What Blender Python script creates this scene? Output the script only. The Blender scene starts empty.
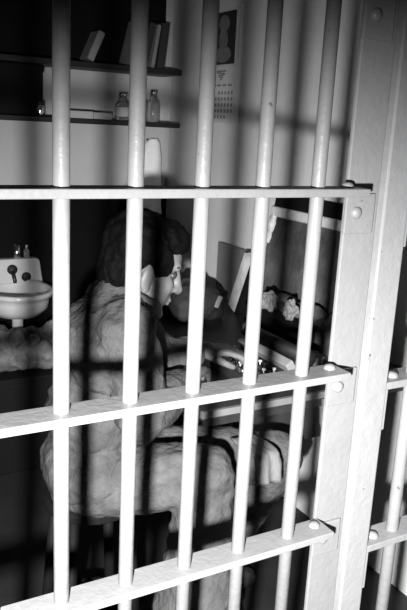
import bpy, bmesh, math, random
from mathutils import Vector, Matrix, noise
random.seed(4)
C = bpy.context.scene.collection
PI = math.pi
V = Vector

# ------------------------------------------------------------------ materials
def mat(name, g, rough=0.6, metal=0.0, spec=0.4, var=0.0, scale=20.0, bump=0.0, bscale=None, clear=False):
    m = bpy.data.materials.new(name); m.use_nodes = True
    nt = m.node_tree; b = nt.nodes['Principled BSDF']
    b.inputs['Base Color'].default_value = (g, g, g, 1)
    b.inputs['Roughness'].default_value = rough
    b.inputs['Metallic'].default_value = metal
    b.inputs['Specular IOR Level'].default_value = spec
    tc = nt.nodes.new('ShaderNodeTexCoord')
    if var > 0:
        n = nt.nodes.new('ShaderNodeTexNoise'); n.inputs['Scale'].default_value = scale
        n.inputs['Detail'].default_value = 5; n.inputs['Roughness'].default_value = 0.65
        nt.links.new(tc.outputs['Object'], n.inputs['Vector'])
        r = nt.nodes.new('ShaderNodeValToRGB')
        lo = max(0.0, g * (1 - var)); hi = min(1.0, g * (1 + var))
        r.color_ramp.elements[0].position = 0.3; r.color_ramp.elements[1].position = 0.7
        r.color_ramp.elements[0].color = (lo, lo, lo, 1); r.color_ramp.elements[1].color = (hi, hi, hi, 1)
        nt.links.new(n.outputs['Fac'], r.inputs['Fac']); nt.links.new(r.outputs['Color'], b.inputs['Base Color'])
    if bump > 0:
        n2 = nt.nodes.new('ShaderNodeTexNoise'); n2.inputs['Scale'].default_value = bscale or scale
        n2.inputs['Detail'].default_value = 6
        nt.links.new(tc.outputs['Object'], n2.inputs['Vector'])
        bp = nt.nodes.new('ShaderNodeBump'); bp.inputs['Strength'].default_value = bump; bp.inputs['Distance'].default_value = 0.01
        nt.links.new(n2.outputs['Fac'], bp.inputs['Height']); nt.links.new(bp.outputs['Normal'], b.inputs['Normal'])
    return m

def glass_mat(name):
    m = bpy.data.materials.new(name); m.use_nodes = True
    b = m.node_tree.nodes['Principled BSDF']
    b.inputs['Base Color'].default_value = (.75, .75, .75, 1)
    b.inputs['Roughness'].default_value = .09; b.inputs['Specular IOR Level'].default_value = 1.0
    b.inputs['Transmission Weight'].default_value = .85
    b.inputs['IOR'].default_value = 1.45
    return m

def chipped_paint(name, g):
    # white gloss paint with small dark chips
    m = mat(name, g, rough=.38, spec=.5, var=.05, scale=30, bump=.12, bscale=90)
    nt = m.node_tree; b = nt.nodes['Principled BSDF']
    tc = [n for n in nt.nodes if n.type == 'TEX_COORD'][0]
    src = b.inputs['Base Color'].links[0].from_socket
    v = nt.nodes.new('ShaderNodeTexNoise'); v.inputs['Scale'].default_value = 55; v.inputs['Detail'].default_value = 3
    nt.links.new(tc.outputs['Object'], v.inputs['Vector'])
    r = nt.nodes.new('ShaderNodeValToRGB')
    r.color_ramp.elements[0].position = .735; r.color_ramp.elements[1].position = .775
    nt.links.new(v.outputs['Fac'], r.inputs['Fac'])
    mx = nt.nodes.new('ShaderNodeMix'); mx.data_type = 'RGBA'
    nt.links.new(r.outputs['Color'], mx.inputs['Factor'])
    nt.links.new(src, mx.inputs['A']); mx.inputs['B'].default_value = (g * .4, g * .4, g * .4, 1)
    nt.links.new(mx.outputs['Result'], b.inputs['Base Color'])
    return m

M = dict(
    bar=chipped_paint('bar_paint', .18),
    post=chipped_paint('post_paint', .185),
    wall=mat('wall_paint', .68, .75, var=.05, scale=7, bump=.12, bscale=45),
    back=mat('back_wall_paint', .55, .7, var=.06, scale=6, bump=.12, bscale=40),
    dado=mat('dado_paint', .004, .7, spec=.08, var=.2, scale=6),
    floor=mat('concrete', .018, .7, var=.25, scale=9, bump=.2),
    ceil=mat('ceiling_paint', .45, .8, var=.04, scale=5),
    shelf=mat('shelf_wood', .014, .5, var=.3, scale=12),
    enamel=mat('enamel', .60, .18, spec=.6, var=.05, scale=9),
    chrome=mat('chrome', .8, .15, metal=1.0),
    dark_metal=mat('dark_metal', .04, .4, metal=.4),
    rubber=mat('black_rubber', .015, .6),
    towel=mat('towel_cloth', .95, .95, spec=.1, var=.04, scale=60, bump=.2, bscale=160),
    linen=mat('linen', .17, .95, spec=.1, var=.8, scale=9, bump=.5, bscale=80),
    black=mat('plain_black', .006, .7, spec=.15),
    dark=mat('dark_cloth', .035, .9, spec=.15, var=.5, scale=14, bump=.5, bscale=70),
    shirt=mat('shirt_cotton', .072, .95, spec=.05, var=.35, scale=16, bump=.7, bscale=60),
    trousers=mat('trouser_cotton', .085, .95, spec=.05, var=.3, scale=18, bump=.7, bscale=60),
    skin=mat('skin', .16, .5, spec=.35, var=.08, scale=40),
    hair=mat('hair_dark', .003, .7, spec=.06, var=.4, scale=60, bump=.5, bscale=90),
    eye=mat('eye', .04, .3), lip=mat('lip', .10, .6), brow=mat('brow_hair', .02, .7),
    desk=mat('desk_wood', .035, .45, var=.3, scale=14),
    edge=mat('desk_edge_strip', .20, .4, var=.08, scale=18),
    paper=mat('paper', .20, .8, spec=.2, var=.05, scale=25, bump=.3, bscale=40),
    card=mat('grey_board', .20, .8, var=.08, scale=14),
    panel=mat('canvas_panel', .09, .85, var=.8, scale=4, bump=.4, bscale=60),
    rim=mat('panel_rim', .60, .5, var=.22, scale=24),
    pic=mat('picture_ink', .035, .5), picfig=mat('picture_figure', .16, .6, var=.35, scale=18),
    ink=mat('calendar_ink', .22, .7), calpaper=mat('calendar_paper', .62, .75, var=.06, scale=14),
    key=mat('key_top', .75, .3), typ=mat('typewriter_enamel', .03, .3, spec=.5), typlight=mat('typewriter_strip', .28, .3),
    glass=glass_mat('bottle_glass'), label=mat('paper_label', .5, .7), book=mat('book_cloth', .03, .7, var=.3, scale=20),
    spine=mat('pale_book_cover', .26, .7, var=.2, scale=20), pages=mat('book_pages', .30, .8),
    leather=mat('boot_leather', .03, .4, spec=.5), button=mat('shirt_button', .7, .3),
)

# ------------------------------------------------------------------ mesh helpers
def obj(name, bm, m, parent=None, smooth=False, bevel=0.0):
    me = bpy.data.meshes.new(name); bm.normal_update(); bm.to_mesh(me); bm.free()
    o = bpy.data.objects.new(name, me); C.objects.link(o)
    if m: me.materials.append(m)
    if smooth:
        for p in me.polygons: p.use_smooth = True
    if bevel:
        md = o.modifiers.new('bevel', 'BEVEL'); md.width = bevel; md.segments = 2; md.limit_method = 'ANGLE'
    if parent: o.parent = parent; o.matrix_parent_inverse = parent.matrix_world.inverted() if False else Matrix.Translation(-parent.location)
    return o
def thing(name, label, cat, loc=(0, 0, 0), group=None):
    o = bpy.data.objects.new(name, None); C.objects.link(o); o.location = loc; o.empty_display_size = .05
    return tag(o, label, cat, group)
def tag(o, label, cat, group=None):
    o['label'] = label; o['category'] = cat
    if group: o['group'] = group
    return o
def struct(name, bm, m, **k):
    o = obj(name, bm, m, **k); o['kind'] = 'structure'; return o
def add_box(bm, a, b, rot=None, piv=None):
    a, b = V(a), V(b); c = (a + b) / 2; s = b - a
    mtx = Matrix.Translation(c) @ Matrix.Diagonal((s.x, s.y, s.z, 1))
    if rot is not None:
        p = V(piv) if piv is not None else c
        mtx = Matrix.Translation(p) @ rot.to_4x4() @ Matrix.Translation(-p) @ mtx
    bmesh.ops.create_cube(bm, size=1, matrix=mtx)
def box(a, b, rot=None, piv=None):
    bm = bmesh.new(); add_box(bm, a, b, rot, piv); return bm
def axis_mtx(a, b):
    d = (V(b) - V(a)); q = V((0, 0, 1)).rotation_difference(d.normalized())
    return Matrix.Translation((V(a) + V(b)) / 2) @ q.to_matrix().to_4x4(), d.length
def add_cyl(bm, a, b, r, r2=None, seg=20):
    m, l = axis_mtx(a, b)
    bmesh.ops.create_cone(bm, cap_ends=True, segments=seg, radius1=r, radius2=r if r2 is None else r2, depth=l, matrix=m)
def cyl(a, b, r, r2=None, seg=20):
    bm = bmesh.new(); add_cyl(bm, a, b, r, r2, seg); return bm
def add_ell(bm, c, r, rot=None, sub=3):
    if isinstance(r, (int, float)): r = (r, r, r)
    m = Matrix.Translation(V(c)) @ (rot.to_4x4() if rot is not None else Matrix.Identity(4)) @ Matrix.Diagonal((*r, 1))
    bmesh.ops.create_icosphere(bm, subdivisions=sub, radius=1, matrix=m)
def ell(c, r, rot=None, sub=3):
    bm = bmesh.new(); add_ell(bm, c, r, rot, sub); return bm
def add_cap(bm, a, b, ra, rb):
    t = bmesh.new()
    bmesh.ops.create_icosphere(t, subdivisions=2, radius=ra, matrix=Matrix.Translation(V(a)))
    bmesh.ops.create_icosphere(t, subdivisions=2, radius=rb, matrix=Matrix.Translation(V(b)))
    r = bmesh.ops.convex_hull(t, input=t.verts)
    bmesh.ops.delete(t, geom=list({g for g in r['geom_interior'] + r['geom_unused'] if isinstance(g, bmesh.types.BMVert)}), context='VERTS')
    me = bpy.data.meshes.new('t'); t.to_mesh(me); t.free(); bm.from_mesh(me); bpy.data.meshes.remove(me)
def chain(bm, pts):
    for (a, ra), (b, rb) in zip(pts[:-1], pts[1:]): add_cap(bm, a, b, ra, rb)
def add_lathe(bm, prof, c, seg=28, rot=None):
    rings = []
    R = rot.to_4x4() if rot is not None else Matrix.Identity(4)
    for r, z in prof:
        rings.append([bm.verts.new(V(c) + (R @ V((r * math.cos(2 * PI * i / seg), r * math.sin(2 * PI * i / seg), z)))) for i in range(seg)])
    for a, b in zip(rings[:-1], rings[1:]):
        for i in range(seg): bm.faces.new((a[i], a[(i + 1) % seg], b[(i + 1) % seg], b[i]))
    if prof[0][0] > 1e-5: bm.faces.new(rings[0][::-1])
    if prof[-1][0] > 1e-5: bm.faces.new(rings[-1])
def lathe(prof, c, seg=28, rot=None):
    bm = bmesh.new(); add_lathe(bm, prof, c, seg, rot); bmesh.ops.recalc_face_normals(bm, faces=bm.faces); return bm
def fuse(bm, voxel, smooth_it=4, disp=None):
    """weld overlapping solids into one continuous skin; returns a new bmesh"""
    me = bpy.data.meshes.new('f'); bm.to_mesh(me); bm.free()
    o = bpy.data.objects.new('f', me); C.objects.link(o)
    r = o.modifiers.new('r', 'REMESH'); r.mode = 'VOXEL'; r.voxel_size = voxel
    s = o.modifiers.new('s', 'SMOOTH'); s.factor = .5; s.iterations = smooth_it
    dg = bpy.context.evaluated_depsgraph_get(); dg.update()
    e = bpy.data.meshes.new_from_object(o.evaluated_get(dg))
    out = bmesh.new(); out.from_mesh(e)
    bpy.data.objects.remove(o); bpy.data.meshes.remove(me); bpy.data.meshes.remove(e)
    if disp:
        out.normal_update()
        mv = [(v, v.normal * disp(v.co)) for v in out.verts]
        for v, d in mv: v.co += d
    return out
def ridged(p): return 1 - abs(noise.noise(p)) * 2
def wrinkle(amp, sx=9, sy=9, sz=22, off=0):
    def f(c):
        w = V((noise.noise(c * 5 + V((off, 0, 0))), noise.noise(c * 5 + V((0, 9, off))), noise.noise(c * 5 + V((3, 0, off))))) * .06
        p = c + w
        return amp * ridged(V((p.x * sx + off, p.y * sy, p.z * sz))) + amp * .5 * noise.noise(c * 45)
    return f
def rotm(ax, deg): return Matrix.Rotation(math.radians(deg), 3, ax)
def copy_tree(o, parent=None):
    c = o.copy(); C.objects.link(c)
    if parent: c.parent = parent
    for ch in list(o.children): copy_tree(ch, c)
    return c

# ------------------------------------------------------------------ the setting
XL, XR, YB, ZC = -.95, 1.326, 2.40, 2.45
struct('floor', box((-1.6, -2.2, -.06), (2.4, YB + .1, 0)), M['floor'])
struct('ceiling', box((-1.6, -.2, ZC), (2.4, YB + .1, ZC + .08)), M['ceil'])
DADO = 1.10
struct('wall_back', box((XL - .1, YB, DADO), (XR + .1, YB + .1, ZC)), M['back'])
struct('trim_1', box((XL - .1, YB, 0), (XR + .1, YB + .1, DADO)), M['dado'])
struct('wall_right', box((XR, .13, 0), (XR + .1, YB, ZC)), M['wall'])
struct('wall_left', box((XL - .1, .13, 0), (XL, YB, ZC)), M['wall'])

# ------------------------------------------------------------------ barred front of the cell (fixed) and the sliding barred door
S = .1016
RZ = [.155, .459, .763, 1.062, 1.366, 1.670, 1.975, 2.28]
TH = .0125
def hbar(x0, x1, y0, y1, zt): return box((x0, y0, zt - TH), (x1, y1, zt))
def bolt_head(c, axis):
    bm = bmesh.new()
    R = Matrix.Identity(3) if axis == 'z' else rotm('X', 90)
    add_lathe(bm, [(.0105, -.002), (.0105, .001), (.0095, .004), (.007, .0065), (.0035, .0078), (.0001, .0082)], c, 16, R)
    bmesh.ops.recalc_face_normals(bm, faces=bm.faces)
    return bm

front = thing('barred_cell_front', 'white painted steel barred cell front with flat crossbars, left of the door post', 'cell bars', (0, .026, 0))
for i in range(-8, 5):
    obj('bar', cyl((i * S, .026, 0), (i * S, .026, ZC - .001), .0111, seg=28), M['bar'], front, smooth=True)
for z in RZ:
    rl = obj('crossbar', hbar(XL + .01, .491, 0, .052, z), M['bar'], front, bevel=.0015)
    obj('bolt', bolt_head((.470, .032, z), 'z'), M['bar'], rl, smooth=True)
    bm = bmesh.new()
    add_box(bm, (.4835, .0455, z - .078), (.545, .0515, z - TH + .0005))
    cl = obj('angle_clip', bm, M['post'], front, bevel=.0018)
    obj('rivet', bolt_head((.505, .0455, z - .043), 'y'), M['post'], cl, smooth=True)
bm = box((.488, .052, 0), (.604, .060, ZC - .001))
obj('post', bm, M['post'], front, bevel=.002)

door = thing('sliding_barred_door', 'white steel barred sliding door at right edge, standing proud of the cell front', 'cell door', (.52, -.035, 0))
obj('stile', box((.4635, -.062, .012), (.513, -.044, ZC - .03)), M['post'], door, bevel=.003)
for z in RZ:
    z2 = z
    rl = obj('crossbar', hbar(.5125, 1.30, -.060, -.010, z2), M['bar'], door, bevel=.0015)
    obj('bolt', bolt_head((.545, -.038, z2), 'z'), M['bar'], rl, smooth=True)
    obj('angle_clip', box((.5125, -.060, z2 - .082), (.5185, -.012, z2 - TH + .0005)), M['post'], door, bevel=.0012)
for i in range(8):
    x = .594 + i * .095
    obj('bar', cyl((x, -.035, .02), (x, -.035, ZC - .035), .0111, seg=28), M['bar'], door, smooth=True)

# ------------------------------------------------------------------ shelves on the back wall
def shelf(z, y0, th, label):
    t = thing('wall_shelf', label, 'shelf', (.2, YB, z))
    obj('board', box((XL, y0, z - th), (1.285, YB, z)), M['shelf'], t, bevel=.002)
    if z > 1.6: obj('black_sheet', box((XL, YB - .010, z), (1.285, YB, ZC - .02)), M['black'], t)  # black sheet put over the wall above this shelf to darken it
    return t
shelf(1.452, 2.20, .022, 'lower dark wooden wall shelf above the sink, holding jars and bottles')
shelf(1.690, 2.20, .024, 'upper dark wooden wall shelf near the ceiling, holding leaning books')

def bottle(x, y, z, h, r, label, neck=.4, lab=False):
    t = thing('bottle', label, 'bottle', (x, y, z), 'bottles on the lower shelf')
    b = obj('body', lathe([(r * .9, 0), (r, .006), (r, h * .58), (r * .8, h * .66), (r * neck, h * .74), (r * neck, h * .92)], (x, y, z), 24), M['glass'], t, smooth=True)
    obj('cap', lathe([(r * neck * 1.15, h * .9), (r * neck * 1.15, h), (r * neck * .9, h * 1.01)], (x, y, z), 20), M['chrome'], t, smooth=True)
    if lab: obj('paper_label', lathe([(r * 1.01, h * .15), (r * 1.015, h * .16), (r * 1.015, h * .48), (r * 1.01, h * .49)], (x, y, z), 24), M['label'], t, smooth=True)
bottle(1.105, 2.25, 1.452, .15, .026, 'clear glass bottle on the lower shelf close to the second bar')
bottle(1.175, 2.27, 1.452, .14, .030, 'wide clear glass bottle at the right end of the lower shelf, by the corner', neck=.5)
bottle(1.020, 2.27, 1.452, .12, .034, 'squat glass bottle with pale paper label on the lower shelf', neck=.55, lab=True)
cb = thing('cupboard_box', 'dark closed wooden box filling the left end of the lower shelf', 'box', (.2, 2.3, 1.452))
obj('body', box((-.30, 2.285, 1.4525), (.655, 2.395, 1.655)), M['black'], cb, bevel=.003)
obj('lid', box((-.305, 2.280, 1.635), (.660, 2.395, 1.664)), M['black'], cb, bevel=.003)
j = thing('jar', 'small bright metal jar on the lower shelf left of the first full bar', 'jar', (.632, 2.25, 1.452))
obj('body', lathe([(.017, 0), (.019, .004), (.019, .045), (.016, .05)], (.632, 2.25, 1.452)), M['chrome'], j, smooth=True)
obj('lid', lathe([(.019, .049), (.019, .06), (.017, .062)], (.632, 2.25, 1.452)), M['dark_metal'], j, smooth=True)
bxs = thing('flat_box', 'long low pale box lying on the lower shelf', 'box', (.86, 2.28, 1.452))
obj('carton', box((.745, 2.225, 1.452), (.865, 2.33, 1.484)), M['label'], bxs, bevel=.002)
bxs = thing('flat_box', 'short low pale box beside the longer box on the lower shelf', 'box', (.92, 2.28, 1.452))
obj('carton', box((.869, 2.23, 1.452), (.955, 2.33, 1.482)), M['label'], bxs, bevel=.002)

def book(x, w, h, d, tilt, label, cover, y=2.22):
    z = 1.690
    t = thing('book', label, 'book', (x, y, z), 'books on the upper shelf')
    R = rotm('Y', tilt)
    dz = abs(math.sin(math.radians(tilt))) * w if tilt < 0 else 0
    def bx(a, b):
        bm = box(a, b); 
        bmesh.ops.transform(bm, matrix=Matrix.Translation((x, y, z + dz)) @ R.to_4x4(), verts=bm.verts); return bm
    bm = bx((0, 0, 0), (.004, d, h)); 
    t2 = bx((w - .004, 0, 0), (w, d, h)); me = bpy.data.meshes.new('q'); t2.to_mesh(me); t2.free(); bm.from_mesh(me)
    t3 = bx((.0035, 0, 0), (w - .0035, .004, h)); t3.to_mesh(me); t3.free(); bm.from_mesh(me); bpy.data.meshes.remove(me)
    obj('cover', bm, cover, t)
    obj('page_block', bx((.004, .004, .004), (w - .004, d - .004, h - .004)), M['pages'], t)
book(1.035, .024, .21, .15, 14, 'pale covered book leaning on the upper shelf beside the second bar', M['spine'])
book(1.085, .030, .20, .15, 12, 'dark book leaning on the upper shelf, second from the corner group', M['book'])
book(1.135, .016, .19, .15, 9, 'thin grey book leaning on the upper shelf', M['spine'])
book(1.165, .036, .20, .15, 6, 'thick dark book on the upper shelf, nearest the corner', M['book'])
b1 = thing('book', 'small pale book leaning alone on the upper shelf, between the first and second bars', 'book', (.83, 2.22, 1.69), 'books on the upper shelf')
def leanbox(a, b, deg, piv): return box(a, b, rotm('Y', deg), piv)
obj('cover', leanbox((.83, 2.22, 1.700), (.862, 2.32, 1.83), 24, (.846, 2.27, 1.70)), M['spine'], b1, bevel=.002)
obj('page_block', leanbox((.834, 2.219, 1.703), (.858, 2.3205, 1.831), 24, (.846, 2.27, 1.70)), M['pages'], b1)

# ------------------------------------------------------------------ sink
sx, sy = .505, 2.20
sk = thing('wall_sink', 'white enamel wall sink with splashback at left, below the shelves', 'sink', (sx, 2.38, .6))
bm = bmesh.new()
prof = [(0.001, .585), (.06, .588), (.10, .60), (.135, .635), (.140, .665), (.142, .690), (.158, .692), (.159, .712), (.140, .712), (.134, .70), (.12, .655), (.08, .63), (.02, .625), (.001, .625)]
add_lathe(bm, [(r, z) for r, z in prof], (0, 0, 0), 40)
for v in bm.verts:
    # D-shaped basin: flat towards the wall
    if v.co.y > 0: v.co.y = min(v.co.y * 1.35, .178)
    v.co.y *= 1.15 if v.co.y < 0 else 1
    v.co += V((sx, sy, 0))
bmesh.ops.recalc_face_normals(bm, faces=bm.faces)
obj('basin', bm, M['enamel'], sk, smooth=True)
bm = bmesh.new()
vs = [(-.155, .695), (.165, .695), (.150, .80), (.140, .812), (-.135, .812), (-.148, .80)]
f = [bm.verts.new((sx + x, 2.352, z)) for x, z in vs]; g = [bm.verts.new((sx + x, 2.398, z)) for x, z in vs]
bm.faces.new(f[::-1]); bm.faces.new(g)
for i in range(6): bm.faces.new((f[i], f[(i + 1) % 6], g[(i + 1) % 6], g[i]))
bmesh.ops.recalc_face_normals(bm, faces=bm.faces)
obj('splashback', bm, M['enamel'], sk, bevel=.006)
tp = obj('tap', lathe([(.023, 0), (.023, .01), (.017, .018), (.001, .02)], (sx + .02, 2.351, .765), 20, rotm('X', 90)), M['rubber'], sk, smooth=True)
obj('spout', cyl((sx + .02, 2.34, .757), (sx + .02, 2.30, .715), .010, .008), M['dark_metal'], tp, smooth=True)
obj('soap_hole', lathe([(.022, 0), (.022, .004), (.001, .005)], (sx + .085, 2.351, .727), 20, rotm('X', 90)), M['rubber'], sk, smooth=True)
obj('drain_pipe', cyl((sx, 2.19, .44), (sx, 2.19, .588), .024), M['enamel'], sk, smooth=True)
cp = thing('metal_cup', 'small shiny metal cup on the splashback of the sink', 'cup', (.555, 2.375, .812))
obj('body', lathe([(.013, .812), (.015, .815), (.0165, .875), (.0150, .875), (.0135, .82), (.001, .82)], (.555, 2.376, 0)), M['chrome'], cp, smooth=True)
cp = thing('shaving_bottle', 'small glass bottle with metal cap beside the cup on the sink', 'bottle', (.60, 2.375, .812))
obj('body', lathe([(.013, .812), (.014, .815), (.014, .845), (.007, .855)], (.600, 2.376, 0)), M['glass'], cp, smooth=True)
obj('cap', lathe([(.008, .853), (.008, .872), (.006, .875)], (.600, 2.376, 0)), M['chrome'], cp, smooth=True)

# chest with a heap of linen below the sink
ch = thing('storage_chest', 'dark low chest under the sink at left, topped with crumpled linen', 'chest', (.45, 2.05, 0))
obj('box', box((.12, 1.86, .0), (.80, 2.36, .395)), M['black'], ch, bevel=.006)
obj('lid', box((.11, 1.85, .395), (.81, 2.37, .42)), M['black'], ch, bevel=.004)
bm = bmesh.new()
for _ in range(120):
    x = random.uniform(.20, .79); y = random.uniform(1.92, 2.14)
    zt = .575 if y < 2.02 else .55
    add_ell(bm, (x, y, random.uniform(.45, zt)), (random.uniform(.012, .028), random.uniform(.015, .04), random.uniform(.012, .055)), rotm('Y', random.uniform(-60, 60)) @ rotm('X', random.uniform(-40, 40)), 2)
add_ell(bm, (.49, 2.03, .475), (.30, .12, .085))
lb = fuse(bm, .010, 3, wrinkle(.014, 12, 12, 12))
for v in lb.verts: v.co.z = min(max(v.co.z, .4212), .583 if v.co.y > 2.03 else .70)
hp = obj('linen_heap', lb, M['linen'], smooth=True)
tag(hp, 'heap of crumpled pale linen on the dark chest under the sink', 'laundry')

# ------------------------------------------------------------------ towel on a hook by the corner
def towel_mesh():
    bm = bmesh.new(); nu, nv = 40, 46; grid = []
    for jv in range(nv + 1):
        t = jv / nv; z = 1.375 - t * .365
        w = (.030 + .026 * min(1, t * 4) + .016 * max(0, t - .55)) * (1 if t > .04 else .75)
        cx = 1.214 + .004 * t - .016 * min(1, t * 3)
        row = []
        for iu in range(nu + 1):
            a = 2 * PI * iu / nu
            fold = .07 * math.sin(5 * a + 3 * t) * min(1, 3 * t) + .10 * noise.noise(V((math.cos(a) * 3, math.sin(a) * 3, t * 4)))
            rx = w * (1 + fold); ry = (.016 + .022 * t) * (1 + fold)
            row.append(bm.verts.new((cx + rx * math.cos(a), 2.335 + ry * math.sin(a), z + .02 * noise.noise(V((math.cos(a) * 2, math.sin(a) * 2, 7))) * t)))
        grid.append(row)
    for r1, r2 in zip(grid[:-1], grid[1:]):
        for i in range(nu): bm.faces.new((r1[i], r1[i + 1], r2[i + 1], r2[i]))
    bm.faces.new(grid[0][:-1]); bm.faces.new(grid[-1][:-1][::-1])
    bmesh.ops.remove_doubles(bm, verts=bm.verts, dist=1e-5)
    bmesh.ops.recalc_face_normals(bm, faces=bm.faces); return bm
tw = obj('towel', towel_mesh(), M['towel'], smooth=True)
tag(tw, 'white towel hanging from a hook by the back corner, above the man\'s head', 'towel')
hk = thing('wall_hook', 'small dark hook on the back wall holding the white towel', 'hook', (1.19, 2.4, 1.38))
bm = bmesh.new(); chain(bm, [((1.21, 2.40, 1.368), .006), ((1.21, 2.345, 1.362), .006), ((1.21, 2.328, 1.372), .006)])
obj('prong', fuse(bm, .003, 2), M['dark_metal'], hk, smooth=True)

# ------------------------------------------------------------------ calendar on the right wall
XW = XR
cal = thing('wall_calendar', 'tall pin-up calendar with dark picture over a pale date sheet, on the right wall', 'calendar', (XW, 1.87, 1.47))
cy0, cy1, cz0, czm, cz1 = 1.775, 1.985, 1.468, 1.70, 1.925
obj('backing', box((XW - .003, cy0 - .03, cz0 - .005), (XW, cy1, cz1)), M['calpaper'], cal)
pc = obj('picture', box((XW - .006, cy0 + .03, czm + .005), (XW - .003, cy1 - .004, cz1 - .01)), M['pic'], cal)
def flat_blob(c, ry, rz, x, th=.0016):
    bm = bmesh.new(); add_lathe(bm, [(1, -th), (1, th)], (0, 0, 0), 28)
    bmesh.ops.transform(bm, matrix=Matrix.Translation((x, *c)) @ Matrix.Diagonal((1, ry, rz, 1)) @ rotm('Y', 90).to_4x4(), verts=bm.verts)
    bmesh.ops.recalc_face_normals(bm, faces=bm.faces); return bm
def join_bm(a, b):
    me = bpy.data.meshes.new('q'); b.to_mesh(me); b.free(); a.from_mesh(me); bpy.data.meshes.remove(me); return a
ym = (cy0 + .03 + cy1) / 2
bm = flat_blob((ym, 1.868), .040, .034, XW - .007)
bm = join_bm(bm, flat_blob((ym + .004, 1.805), .034, .042, XW - .0068)); bm = join_bm(bm, flat_blob((ym, 1.745), .062, .034, XW - .0072))
obj('figure', bm, M['picfig'], pc)
ds = obj('date_sheet', box((XW - .009, cy0, cz0), (XW - .003, cy1 - .002, czm)), M['calpaper'], cal)
bm = bmesh.new()
for k, (hw, tilt) in enumerate(((.040, 0), (.034, 4), (.024, -4), (.014, 0), (.007, 0))):
    add_box(bm, (XW - .0105, ym - hw, czm - .026 - k * .0085), (XW - .0088, ym + hw, czm - .020 - k * .0085), rotm('X', tilt))
obj('emblem', bm, M['ink'], ds)
bm = bmesh.new()
for k, yy in enumerate((.03, .075, .12, .16)): add_box(bm, (XW - .0105, cy0 + yy, czm - .085), (XW - .0088, cy0 + yy + .028, czm - .077))
obj('heading', bm, M['ink'], ds)
bm = bmesh.new()
for r in range(5):
    for c in range(7):
        if (r, c) in ((0, 0), (0, 1), (4, 5), (4, 6)): continue
        yy = cy1 - .020 - c * .0265; zz = czm - .105 - r * .025
        add_box(bm, (XW - .0105, yy - .012, zz - .014), (XW - .0088, yy, zz))
obj('dates', bm, M['ink'], ds)
obj('curled_edge', box((XW - .022, cy0 - .032, cz0 - .004), (XW - .001, cy0 - .026, cz1 + .004)), M['label'], cal)

# ------------------------------------------------------------------ fold-down desk along the right wall
DZ = .74
dk = thing('wall_desk', 'dark wooden fold-down desk with pale front edge, along the right wall', 'desk', (1.0, 1.1, 0))
obj('top', box((.565, .615, DZ - .028), (XR - .004, 1.60, DZ)), M['desk'], dk, bevel=.002)
obj('edge_strip', box((.560, .603, DZ - .018), (XR - .004, .616, DZ + .001)), M['edge'], dk, bevel=.0015)
obj('apron', box((.60, .65, DZ - .065), (XR - .004, .67, DZ - .028)), M['desk'], dk)
for yy in (.80, 1.45):
    obj('bracket', box((.80, yy, DZ - .25), (XR - .004, yy + .03, DZ - .029), rotm('Y', 0)), M['desk'], dk)

# grey board and pale plank
gb = obj('grey_board', box((1.296, 1.30, 0.0), (1.320, 1.812, .955)), M['card'], bevel=.002)
tag(gb, 'plain grey board standing against the right wall behind the desk', 'board')
lp = thing('folded_easel', 'pale plank with dark edge leaning up behind the desk', 'plank', (1.13, 1.5, DZ))
def slanted(y0, z0, y1, z1, wd, x0, x1):
    bm = bmesh.new(); d = V((0, y1 - y0, z1 - z0)).normalized(); n = V((0, -d.z, d.y)) * -1
    n = V((0, -d.z, d.y))
    pts = [V((0, y0, z0)), V((0, y1, z1)), V((0, y1, z1)) + n * wd, V((0, y0, z0)) + n * wd]
    f = [bm.verts.new((x0, p.y, p.z)) for p in pts]; g = [bm.verts.new((x1, p.y, p.z)) for p in pts]
    bm.faces.new(f); bm.faces.new(g[::-1])
    for i in range(4): bm.faces.new((f[i], g[i], g[(i + 1) % 4], f[(i + 1) % 4]))
    bmesh.ops.recalc_face_normals(bm, faces=bm.faces); return bm
obj('edge', slanted(1.415, .742, 1.315, .975, .020, 1.15, 1.19), M['black'], lp)
obj('face', slanted(1.414, .742, 1.318, .965, -.062, 1.155, 1.185), M['rim'], lp)

# ------------------------------------------------------------------ panel with pale rim leaning at the wall end of the desk
pn = thing('framed_panel', 'dark canvas panel with pale worn rim leaning on the right wall above the desk', 'panel', (1.24, 1.1, DZ))
R = rotm('Y', 9); pv = (1.225, 1.1, DZ)
obj('canvas', box((1.228, .78, DZ), (1.240, 1.40, 1.150), R, pv), M['panel'], pn)
obj('shadow_strip', box((1.226, .77, 1.166), (1.240, 1.40, 1.222), R, pv), M['black'], pn, bevel=.002)  # black strip standing in for the panel's shadow on the wall
obj('rim_top', box((1.216, .77, 1.130), (1.246, 1.405, 1.168), R, pv), M['rim'], pn, bevel=.008)
bm = bmesh.new(); chain(bm, [((1.231, 1.385, 1.14), .017), ((1.229, 1.392, 1.08), .015), ((1.228, 1.395, 1.035), .009)])
bm = fuse(bm, .005, 2, wrinkle(.006, 30, 30, 30)); bmesh.ops.transform(bm, matrix=Matrix.Translation(pv) @ R.to_4x4() @ Matrix.Translation(-V(pv)), verts=bm.verts)
obj('rim_side', bm, M['rim'], pn, smooth=True)
obj('rim_end', box((1.220, .77, DZ), (1.244, .795, 1.130), R, pv), M['rim'], pn, bevel=.006)

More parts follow.
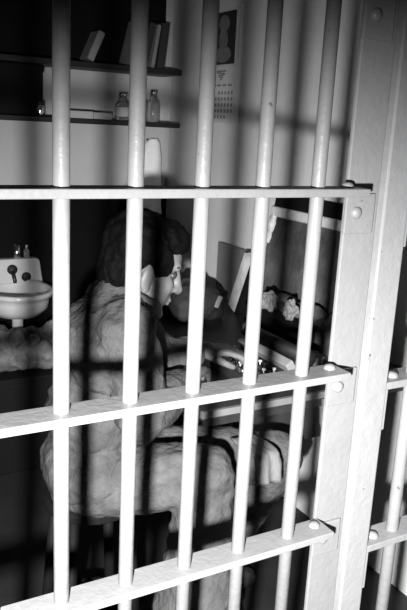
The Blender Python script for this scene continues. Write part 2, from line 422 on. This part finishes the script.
# dark blanket bundle, crumpled papers, bag, typewriter
bm = bmesh.new()
for _ in range(34):
    x = random.uniform(1.11, 1.20); y = random.uniform(.70, 1.18)
    add_ell(bm, (x, y, DZ + random.uniform(.04, .10)), (random.uniform(.03, .06), random.uniform(.04, .08), random.uniform(.03, .06)), rotm('X', random.uniform(-40, 40)), 2)
add_ell(bm, (1.155, .94, DZ + .055), (.06, .25, .055))
lb = fuse(bm, .009, 3, wrinkle(.010, 16, 16, 16, 3))
for v in lb.verts: v.co = V((min(max(v.co.x, 1.103), 1.214), v.co.y, max(v.co.z, DZ + .001)))
bb = obj('blanket', lb, mat('grey_blanket', .10, .95, spec=.1, var=.5, scale=9, bump=.5, bscale=90), smooth=True)
tag(bb, 'mottled dark blanket heaped on the desk below the framed panel', 'blanket')
def crumple(c, r, label):
    bm = bmesh.new(); bmesh.ops.create_icosphere(bm, subdivisions=4, radius=1)
    for v in bm.verts:
        p = v.co.copy(); k = .80 + .55 * noise.noise(p * 1.3 + V(c) * 9) + .35 * abs(noise.noise(p * 2.2 + V(c) * 5))
        v.co = V((p.x * r[0], p.y * r[1], p.z * r[2])) * k + V(c)
    o = obj('crumpled_paper', bm, M['paper']); tag(o, label, 'paper', 'crumpled papers on the blanket')
crumple((1.06, 1.07, .884), (.030, .036, .036), 'crumpled white paper on the desk between the fourth and fifth bars, upper one')
crumple((1.06, .935, .884), (.025, .030, .036), 'crumpled white paper lower and nearer, beside the fifth bar')
crumple((1.065, .80, .765), (.025, .04, .022), 'small pale paper lying on the desk right of the fifth bar')
bk = thing('stack_block', 'dark closed box supporting the crumpled papers behind the typewriter', 'box', (1.06, 1.0, DZ))
obj('body', box((1.03, .84, DZ), (1.095, 1.16, .835)), M['black'], bk, bevel=.004)
obj('lid', box((1.027, .837, .8355), (1.098, 1.163, .852)), M['black'], bk, bevel=.003)

ty = thing('typewriter', 'small dark portable typewriter with pale key tops on the desk', 'typewriter', (.84, .78, DZ))
bm = bmesh.new(); add_box(bm, (.75, .65, DZ), (.925, .91, DZ + .035)); add_box(bm, (.86, .65, DZ + .03), (.925, .91, DZ + .085))
obj('case', bm, M['typ'], ty, bevel=.008)
obj('front_strip', box((.846, .642, DZ + .058), (.872, .90, DZ + .088), rotm('Y', -35)), M['typlight'], ty, bevel=.003)
obj('roller', cyl((.900, .63, DZ + .10), (.900, .93, DZ + .10), .018), M['rubber'], ty, smooth=True)
for yy in (.622, .938): obj('roller_knob', cyl((.900, yy - .008, DZ + .10), (.900, yy + .008, DZ + .10), .021), M['rubber'], ty, smooth=True)
for r in range(4):
    for k in range(10):
        bm = bmesh.new()
        add_lathe(bm, [(.0055, 0), (.0055, .004), (.0045, .005)], (.765 + r * .021, .668 + k * .0235 + r * .004, DZ + .040 + r * .006), 10)
        add_cyl(bm, (.765 + r * .021, .668 + k * .0235 + r * .004, DZ + .03), (.765 + r * .021, .668 + k * .0235 + r * .004, DZ + .041 + r * .006), .002, seg=6)
        bmesh.ops.recalc_face_normals(bm, faces=bm.faces)
        obj('key', bm, M['key'] if (k + r) % 3 == 0 else M['typ'], ty)

bg = thing('dark_bag', 'dark soft bag with pale painted highlight at the far end of the desk', 'bag', (.97, 1.44, DZ))
bm = bmesh.new(); add_ell(bm, (.97, 1.44, DZ + .062), (.115, .11, .070)); add_box(bm, (.88, 1.36, DZ + .002), (1.07, 1.53, DZ + .08))
obj('body', fuse(bm, .010, 8, wrinkle(.008, 12, 12, 12, 5)), M['dark'], bg, smooth=True)
bm = bmesh.new(); chain(bm, [((.91, 1.44, DZ + .11), .009), ((.93, 1.44, DZ + .145), .009), ((1.00, 1.44, DZ + .145), .009), ((1.03, 1.44, DZ + .11), .009)])
obj('carry_handle', fuse(bm, .005, 3), M['dark'], bg, smooth=True)
obj('highlight_sliver', box((1.02, 1.335, DZ + .055), (1.038, 1.340, DZ + .10), rotm('Y', 25)), M['pages'], bg)  # pale sliver that paints in the bag's highlight

# striped sack hanging at the right below the desk
bm = bmesh.new()
for k in range(5):
    chain(bm, [((1.00 + k * .035, .66, .70 - .02 * k), .018), ((1.04 + k * .035, .66, .55), .026), ((1.05 + k * .035, .67, .42), .03)])
hs = obj('hanging_cloth', fuse(bm, .008, 3, wrinkle(.005, 20, 20, 6)), M['linen'], smooth=True)
tag(hs, 'folded pale cloth hanging from the desk front near the door post', 'cloth')

# ------------------------------------------------------------------ stool
stl = thing('stool', 'dark stool under the seated man', 'stool', (.30, .73, 0))
obj('seat', lathe([(.001, .500), (.112, .500), (.122, .507), (.122, .525), (.112, .533), (.001, .533)], (.30, .70, 0), 32), M['black'], stl, smooth=False, bevel=.002)
for a in range(4):
    an = PI / 4 + a * PI / 2
    obj('leg', cyl((.30 + .145 * math.cos(an), .70 + .145 * math.sin(an), 0), (.30 + .10 * math.cos(an), .70 + .10 * math.sin(an), .501), .014), M['black'], stl, smooth=True)
obj('stretcher', lathe([(.134, .17), (.140, .177), (.134, .184), (.126, .177), (.134, .17)], (.30, .70, 0), 32), M['black'], stl, smooth=True)

# ------------------------------------------------------------------ the man
man = thing('person', 'man with dark hair, pale shirt and trousers, seated bent over the desk', 'person', (.30, .73, 0))
sh_r, el_r, wr_r = V((.335, .575, .985)), V((.350, .515, .80)), V((.530, .640, .825))
sh_l, el_l, wr_l = V((.410, .865, .985)), V((.520, .750, .825)), V((.625, .765, .855))
pel, waist, chest, c7 = V((.310, .700, .600)), V((.310, .705, .76)), V((.345, .710, .91)), V((.385, .715, 1.025))
hip_r, kn_r, an_r = V((.280, .630, .592)), V((.492, .462, .655)), V((.455, .420, .10))
hip_l, kn_l, an_l = V((.330, .770, .590)), V((.795, .590, .580)), V((.70, .84, .10))
TZ = rotm('Z', -15)
hc = V((.436, .725, 1.109))
Rh = (rotm('Z', -6) @ rotm('Y', 18))
def H(x, y, z): return hc + Rh @ V((x, y, z))
bm = bmesh.new()
# head
add_ell(bm, H(-.012, 0, .022), (.096, .076, .088), Rh)
add_ell(bm, H(.034, 0, -.045), (.058, .058, .078), Rh)
add_ell(bm, H(.042, 0, .034), (.050, .060, .046), Rh)
add_ell(bm, H(.018, 0, -.075), (.062, .052, .050), Rh)
add_ell(bm, H(.070, 0, -.108), (.024, .026, .020), Rh)
chain(bm, [(H(.090, 0, .012), .010), (H(.108, 0, -.026), .012), (H(.112, 0, -.036), .014)])
for s in (-1, 1):
    add_cap(bm, H(.082, s * .012, .024), H(.070, s * .045, .022), .014, .012)   # brow ridge
    add_ell(bm, H(.060, s * .036, -.032), (.022, .020, .026), Rh)                # cheek
    add_ell(bm, H(.100, s * .013, -.038), (.011, .008, .008), Rh)                # nostril wing
    add_ell(bm, H(-.008, s * .079, -.022), (.019, .009, .033), Rh @ rotm('Z', s * -20))  # ear
    add_ell(bm, H(-.004, s * .080, -.048), (.011, .008, .012), Rh)
add_ell(bm, H(.089, 0, -.062), (.012, .025, .007), Rh); add_ell(bm, H(.087, 0, -.075), (.012, .021, .008), Rh)
chain(bm, [(H(-.022, 0, -.05), .050), (H(-.040, 0, -.10), .048), (c7, .048)])
# torso and limbs
chain(bm, [(c7, .05), (chest, .09), (waist, .09), (pel, .10)])
add_ell(bm, (chest + c7) / 2, (.065, .125, .07), TZ); add_ell(bm, chest, (.09, .14, .11), TZ); add_ell(bm, pel, (.105, .14, .08), TZ)
for sh, el, wr in ((sh_r, el_r, wr_r), (sh_l, el_l, wr_l)):
    chain(bm, [(c7, .05), (sh, .056), (el, .042), (el.lerp(wr, .35), .041), (wr, .027)])
for hp_, kn, an in ((hip_r, kn_r, an_r), (hip_l, kn_l, an_l)):
    chain(bm, [(hp_, .075), (kn, .056), (kn.lerp(an, .35), .054), (an, .036)])
# hands
def hand(bm, wr, fwd, up, side):
    """palm and five curled fingers; side = direction of the thumb"""
    fwd = fwd.normalized(); side = (side - fwd * side.dot(fwd)).normalized(); up = side.cross(fwd) if side.cross(fwd).z > 0 else fwd.cross(side)
    P = lambda f, s, u: wr + fwd * f + side * s + up * u
    add_cap(bm, wr, P(.03, 0, .002), .024, .022)
    for s in (-.026, -.009, .009, .026): add_cap(bm, P(.02, s * .7, .002), P(.085, s, .006), .013, .0115)
    for s, l in ((.028, .88), (.0095, 1.0), (-.0095, .95), (-.027, .76)):
        a = P(.085, s, .006); b = P(.085 + .040 * l, s * 1.1, -.002); c = P(.085 + .062 * l, s * 1.12, -.020); d = P(.085 + .070 * l, s * 1.12, -.038)
        chain(bm, [(a, .0100), (b, .0092), (c, .0085), (d, .0074)])
    a = P(.018, .020, -.002); b = P(.052, .047, -.010); c = P(.080, .050, -.020); d = P(.100, .044, -.028)
    chain(bm, [(a, .0150), (b, .0115), (c, .0100), (d, .0085)])
hand(bm, wr_r, V((.090, .10, -.012)), V((0, 0, 1)), V((-.5, .8, 0)))
hand(bm, wr_l, V((.12, -.05, -.012)), V((0, 0, 1)), V((-.3, -.9, 0)))
# feet inside the shoes
chain(bm, [(an_r, .036), (an_r + V((.09, -.03, -.06)), .03)]); chain(bm, [(an_l, .036), (an_l + V((.09, -.02, -.06)), .03)])
body = obj('body', fuse(bm, .0055, 3), M['skin'], man, smooth=True)
for s in (-1, 1):
    obj('eye', ell(H(.073, s * .031, -.002), .0105), M['eye'], man, smooth=True)
    bm = bmesh.new(); chain(bm, [(H(.097, s * .014, .022), .004), (H(.089, s * .034, .027), .0045), (H(.070, s * .054, .022), .004)])
    obj('eyebrow', fuse(bm, .003, 1), M['brow'], man, smooth=True)
bm = bmesh.new(); chain(bm, [(H(.092, -.02, -.066), .005), (H(.098, 0, -.064), .006), (H(.092, .02, -.066), .005)]); chain(bm, [(H(.090, -.017, -.076), .005), (H(.095, 0, -.077), .006), (H(.090, .017, -.076), .005)])
obj('mouth', fuse(bm, .0025, 2), M['lip'], man, smooth=True)
# hair: thick, combed forward, over the crown and down the nape
bm = bmesh.new()
add_ell(bm, H(-.027, 0, .044), (.087, .085, .084), Rh)
add_ell(bm, H(.034, 0, .082), (.056, .070, .040), Rh)
add_ell(bm, H(-.052, 0, -.018), (.054, .070, .070), Rh)
add_ell(bm, H(.058, .01, .090), (.026, .052, .022), Rh)
for s in (-1, 1): add_ell(bm, H(.016, s * .069, .024), (.030, .013, .036), Rh)
def hair_disp(c):
    q = Rh.transposed() @ (c - hc)
    return .008 * ridged(V((q.x * 8, q.y * 46, q.z * 14))) + .005 * noise.noise(q * 60)
obj('hair', fuse(bm, .005, 2, hair_disp), M['hair'], man, smooth=True)

# shirt: torso, tail over the seat, sleeves rolled at the forearm
bm = bmesh.new()
chain(bm, [(c7 + V((-.022, 0, -.010)), .066), (chest + V((-.01, 0, 0)), .105), (waist, .105), (pel + V((0, 0, .02)), .115)])
add_ell(bm, (chest + c7) / 2 + V((-.02, 0, 0)), (.085, .150, .080), TZ); add_ell(bm, chest + V((-.012, 0, 0)), (.110, .160, .13), TZ); add_ell(bm, waist, (.118, .150, .13), TZ)
add_ell(bm, pel + V((-.005, -.01, .02)), (.132, .160, .110), TZ)
for sh, el, wr in ((sh_r, el_r, wr_r), (sh_l, el_l, wr_l)):
    chain(bm, [(c7 + V((-.01, 0, -.03)), .058), (sh, .066), (sh.lerp(el, .5), .062), (el, .058), (el.lerp(wr, .62), .048)])
def cut(bm, co, no):
    r = bmesh.ops.bisect_plane(bm, geom=bm.verts[:] + bm.edges[:] + bm.faces[:], plane_co=co, plane_no=no, clear_outer=True)
    ed = [e for e in r['geom_cut'] if isinstance(e, bmesh.types.BMEdge)]
    try: bmesh.ops.edgeloop_fill(bm, edges=ed)
    except Exception: pass
sb = fuse(bm, .008, 4, wrinkle(.0085, 9, 9, 24))
cut(sb, V((0, 0, .562)), V((0, 0, -1)))
shirt = obj('shirt', sb, M['shirt'], man, smooth=True)
# collar, rolled cuffs, shoulder seams, pocket flap
bm = bmesh.new()
for k in range(20):
    a = 2 * PI * k / 20; b = 2 * PI * (k + 1) / 20
    q = lambda t: c7 + V((.020, 0, .012)) + V((.058 * math.cos(t), .060 * math.sin(t), -.026 * math.cos(t)))
    add_cap(bm, q(a), q(b), .013, .013); add_cap(bm, q(a) + V((0, 0, -.024)), q(b) + V((0, 0, -.024)), .015, .015)
obj('collar', fuse(bm, .005, 3, wrinkle(.003, 20, 20, 20)), M['shirt'], shirt, smooth=True)
for el, wr in ((el_r, wr_r), (el_l, wr_l)):
    bm = bmesh.new(); add_cap(bm, el.lerp(wr, .60), el.lerp(wr, .72), .052, .050)
    obj('rolled_cuff', fuse(bm, .005, 3, wrinkle(.003, 25, 25, 25)), M['shirt'], shirt, smooth=True)

# folded cloth tucked between the knees is built after the trousers
# trousers
bm = bmesh.new()
add_ell(bm, pel + V((0, 0, -.03)), (.118, .148, .075), TZ)
for hp_, kn, an, w in ((hip_r, kn_r, an_r, 1.08), (hip_l, kn_l, an_l, .85)):
    chain(bm, [(hp_, .082), (hp_.lerp(kn, .6), .078), (kn, .068), (kn.lerp(an, .3), .074), (kn.lerp(an, .6), .092 * w), (kn.lerp(an, .93), .098 * w)])
tb = fuse(bm, .008, 4, wrinkle(.0075, 9, 9, 20, 7))
for v in tb.verts:
    if (v.co.xy - V((.30, .70))).length < .19 and v.co.z > .40: v.co.z = max(v.co.z, .5335)
cut(tb, V((0, 0, .10)), V((0, 0, -1)))
obj('trousers', tb, M['trousers'], man, smooth=True)
for an, d in ((an_r, V((.16, -.06, 0))), (an_l, V((.16, -.03, 0)))):
    bm = bmesh.new(); f = d.normalized()
    chain(bm, [(V((an.x, an.y, .11)), .048), (V((an.x, an.y, .048)), .046), (V((an.x, an.y, .04)) + f * .10, .040), (V((an.x, an.y, .036)) + f * .175, .034)])
    add_ell(bm, V((an.x, an.y, .03)) - f * .02, (.045, .042, .028))
    so = fuse(bm, .006, 3); 
    for v in so.verts: v.co.z = max(v.co.z, .002)
    obj('shoe', so, M['leather'], man, smooth=True)

def draped(c, w, d, h):
    bm = bmesh.new(); n = 14; top = []
    g = []
    for a in range(n + 1):
        row = []
        for b in range(n + 1):
            x = (a / n - .5) * w; t = b / n
            if t < .4: yy = -d * (t / .4); zz = 0
            else: yy = -d - .02 * math.sin((t - .4) * 3); zz = -h * (t - .4) / .6
            k = .004 * noise.noise(V((a * .5, b * .4, 2)))
            row.append(bm.verts.new((c[0] + x + k, c[1] + yy + .006 * math.sin(a * .9) * t, c[2] + zz + k)))
        g.append(row)
    for a in range(n):
        for b in range(n): bm.faces.new((g[a][b], g[a + 1][b], g[a + 1][b + 1], g[a][b + 1]))
    bmesh.ops.recalc_face_normals(bm, faces=bm.faces); return bm
kc = obj('cloth', draped((.680, .596, .662), .075, .118, .075), mat('pale_cloth', .17, .9, spec=.1, var=.1, scale=30, bump=.3, bscale=120), smooth=True)
md = kc.modifiers.new('thick', 'SOLIDIFY'); md.thickness = .004
tag(kc, 'small folded pale cloth draped over the seated man\'s far knee', 'cloth')

# ------------------------------------------------------------------ light: the photographer's flash, held low and left of the lens
def look(o, target):
    d = (V(target) - o.location).normalized(); o.rotation_euler = d.to_track_quat('-Z', 'Y').to_euler()
L = bpy.data.lights.new('flash', 'SPOT'); L.energy = 530; L.spot_size = math.radians(108); L.spot_blend = 1.0; L.shadow_soft_size = .022
lo = bpy.data.objects.new('flash', L); C.objects.link(lo); lo.location = (-.378, -.86, 1.285); look(lo, (.26, .03, .52))
w = bpy.data.worlds.new('World'); bpy.context.scene.world = w; w.use_nodes = True
w.node_tree.nodes['Background'].inputs['Color'].default_value = (.5, .5, .5, 1); w.node_tree.nodes['Background'].inputs['Strength'].default_value = .002

# ------------------------------------------------------------------ camera
cam = bpy.data.cameras.new('camera'); co = bpy.data.objects.new('camera', cam); C.objects.link(co)
fw = V((.48196424, .8407928, -.24653184)); r = V((.87267702, -.48581181, .04921087)); u = V((.07839193, .23886055, .96788447))
mw = Matrix((r, u, -fw)).transposed().to_4x4(); mw.translation = V((-.2835656, -.8433816, 1.45)); co.matrix_world = mw
cam.sensor_fit = 'VERTICAL'; cam.sensor_height = 24; cam.sensor_width = 36; cam.lens = 705.97 * 24 / 610
cam.clip_start = .02
sc = bpy.context.scene; sc.camera = co
sc.view_settings.view_transform = 'Standard'; sc.view_settings.look = 'None'
sc.view_settings.gamma = 1; sc.view_settings.use_curve_mapping = False; sc.view_settings.exposure = 0
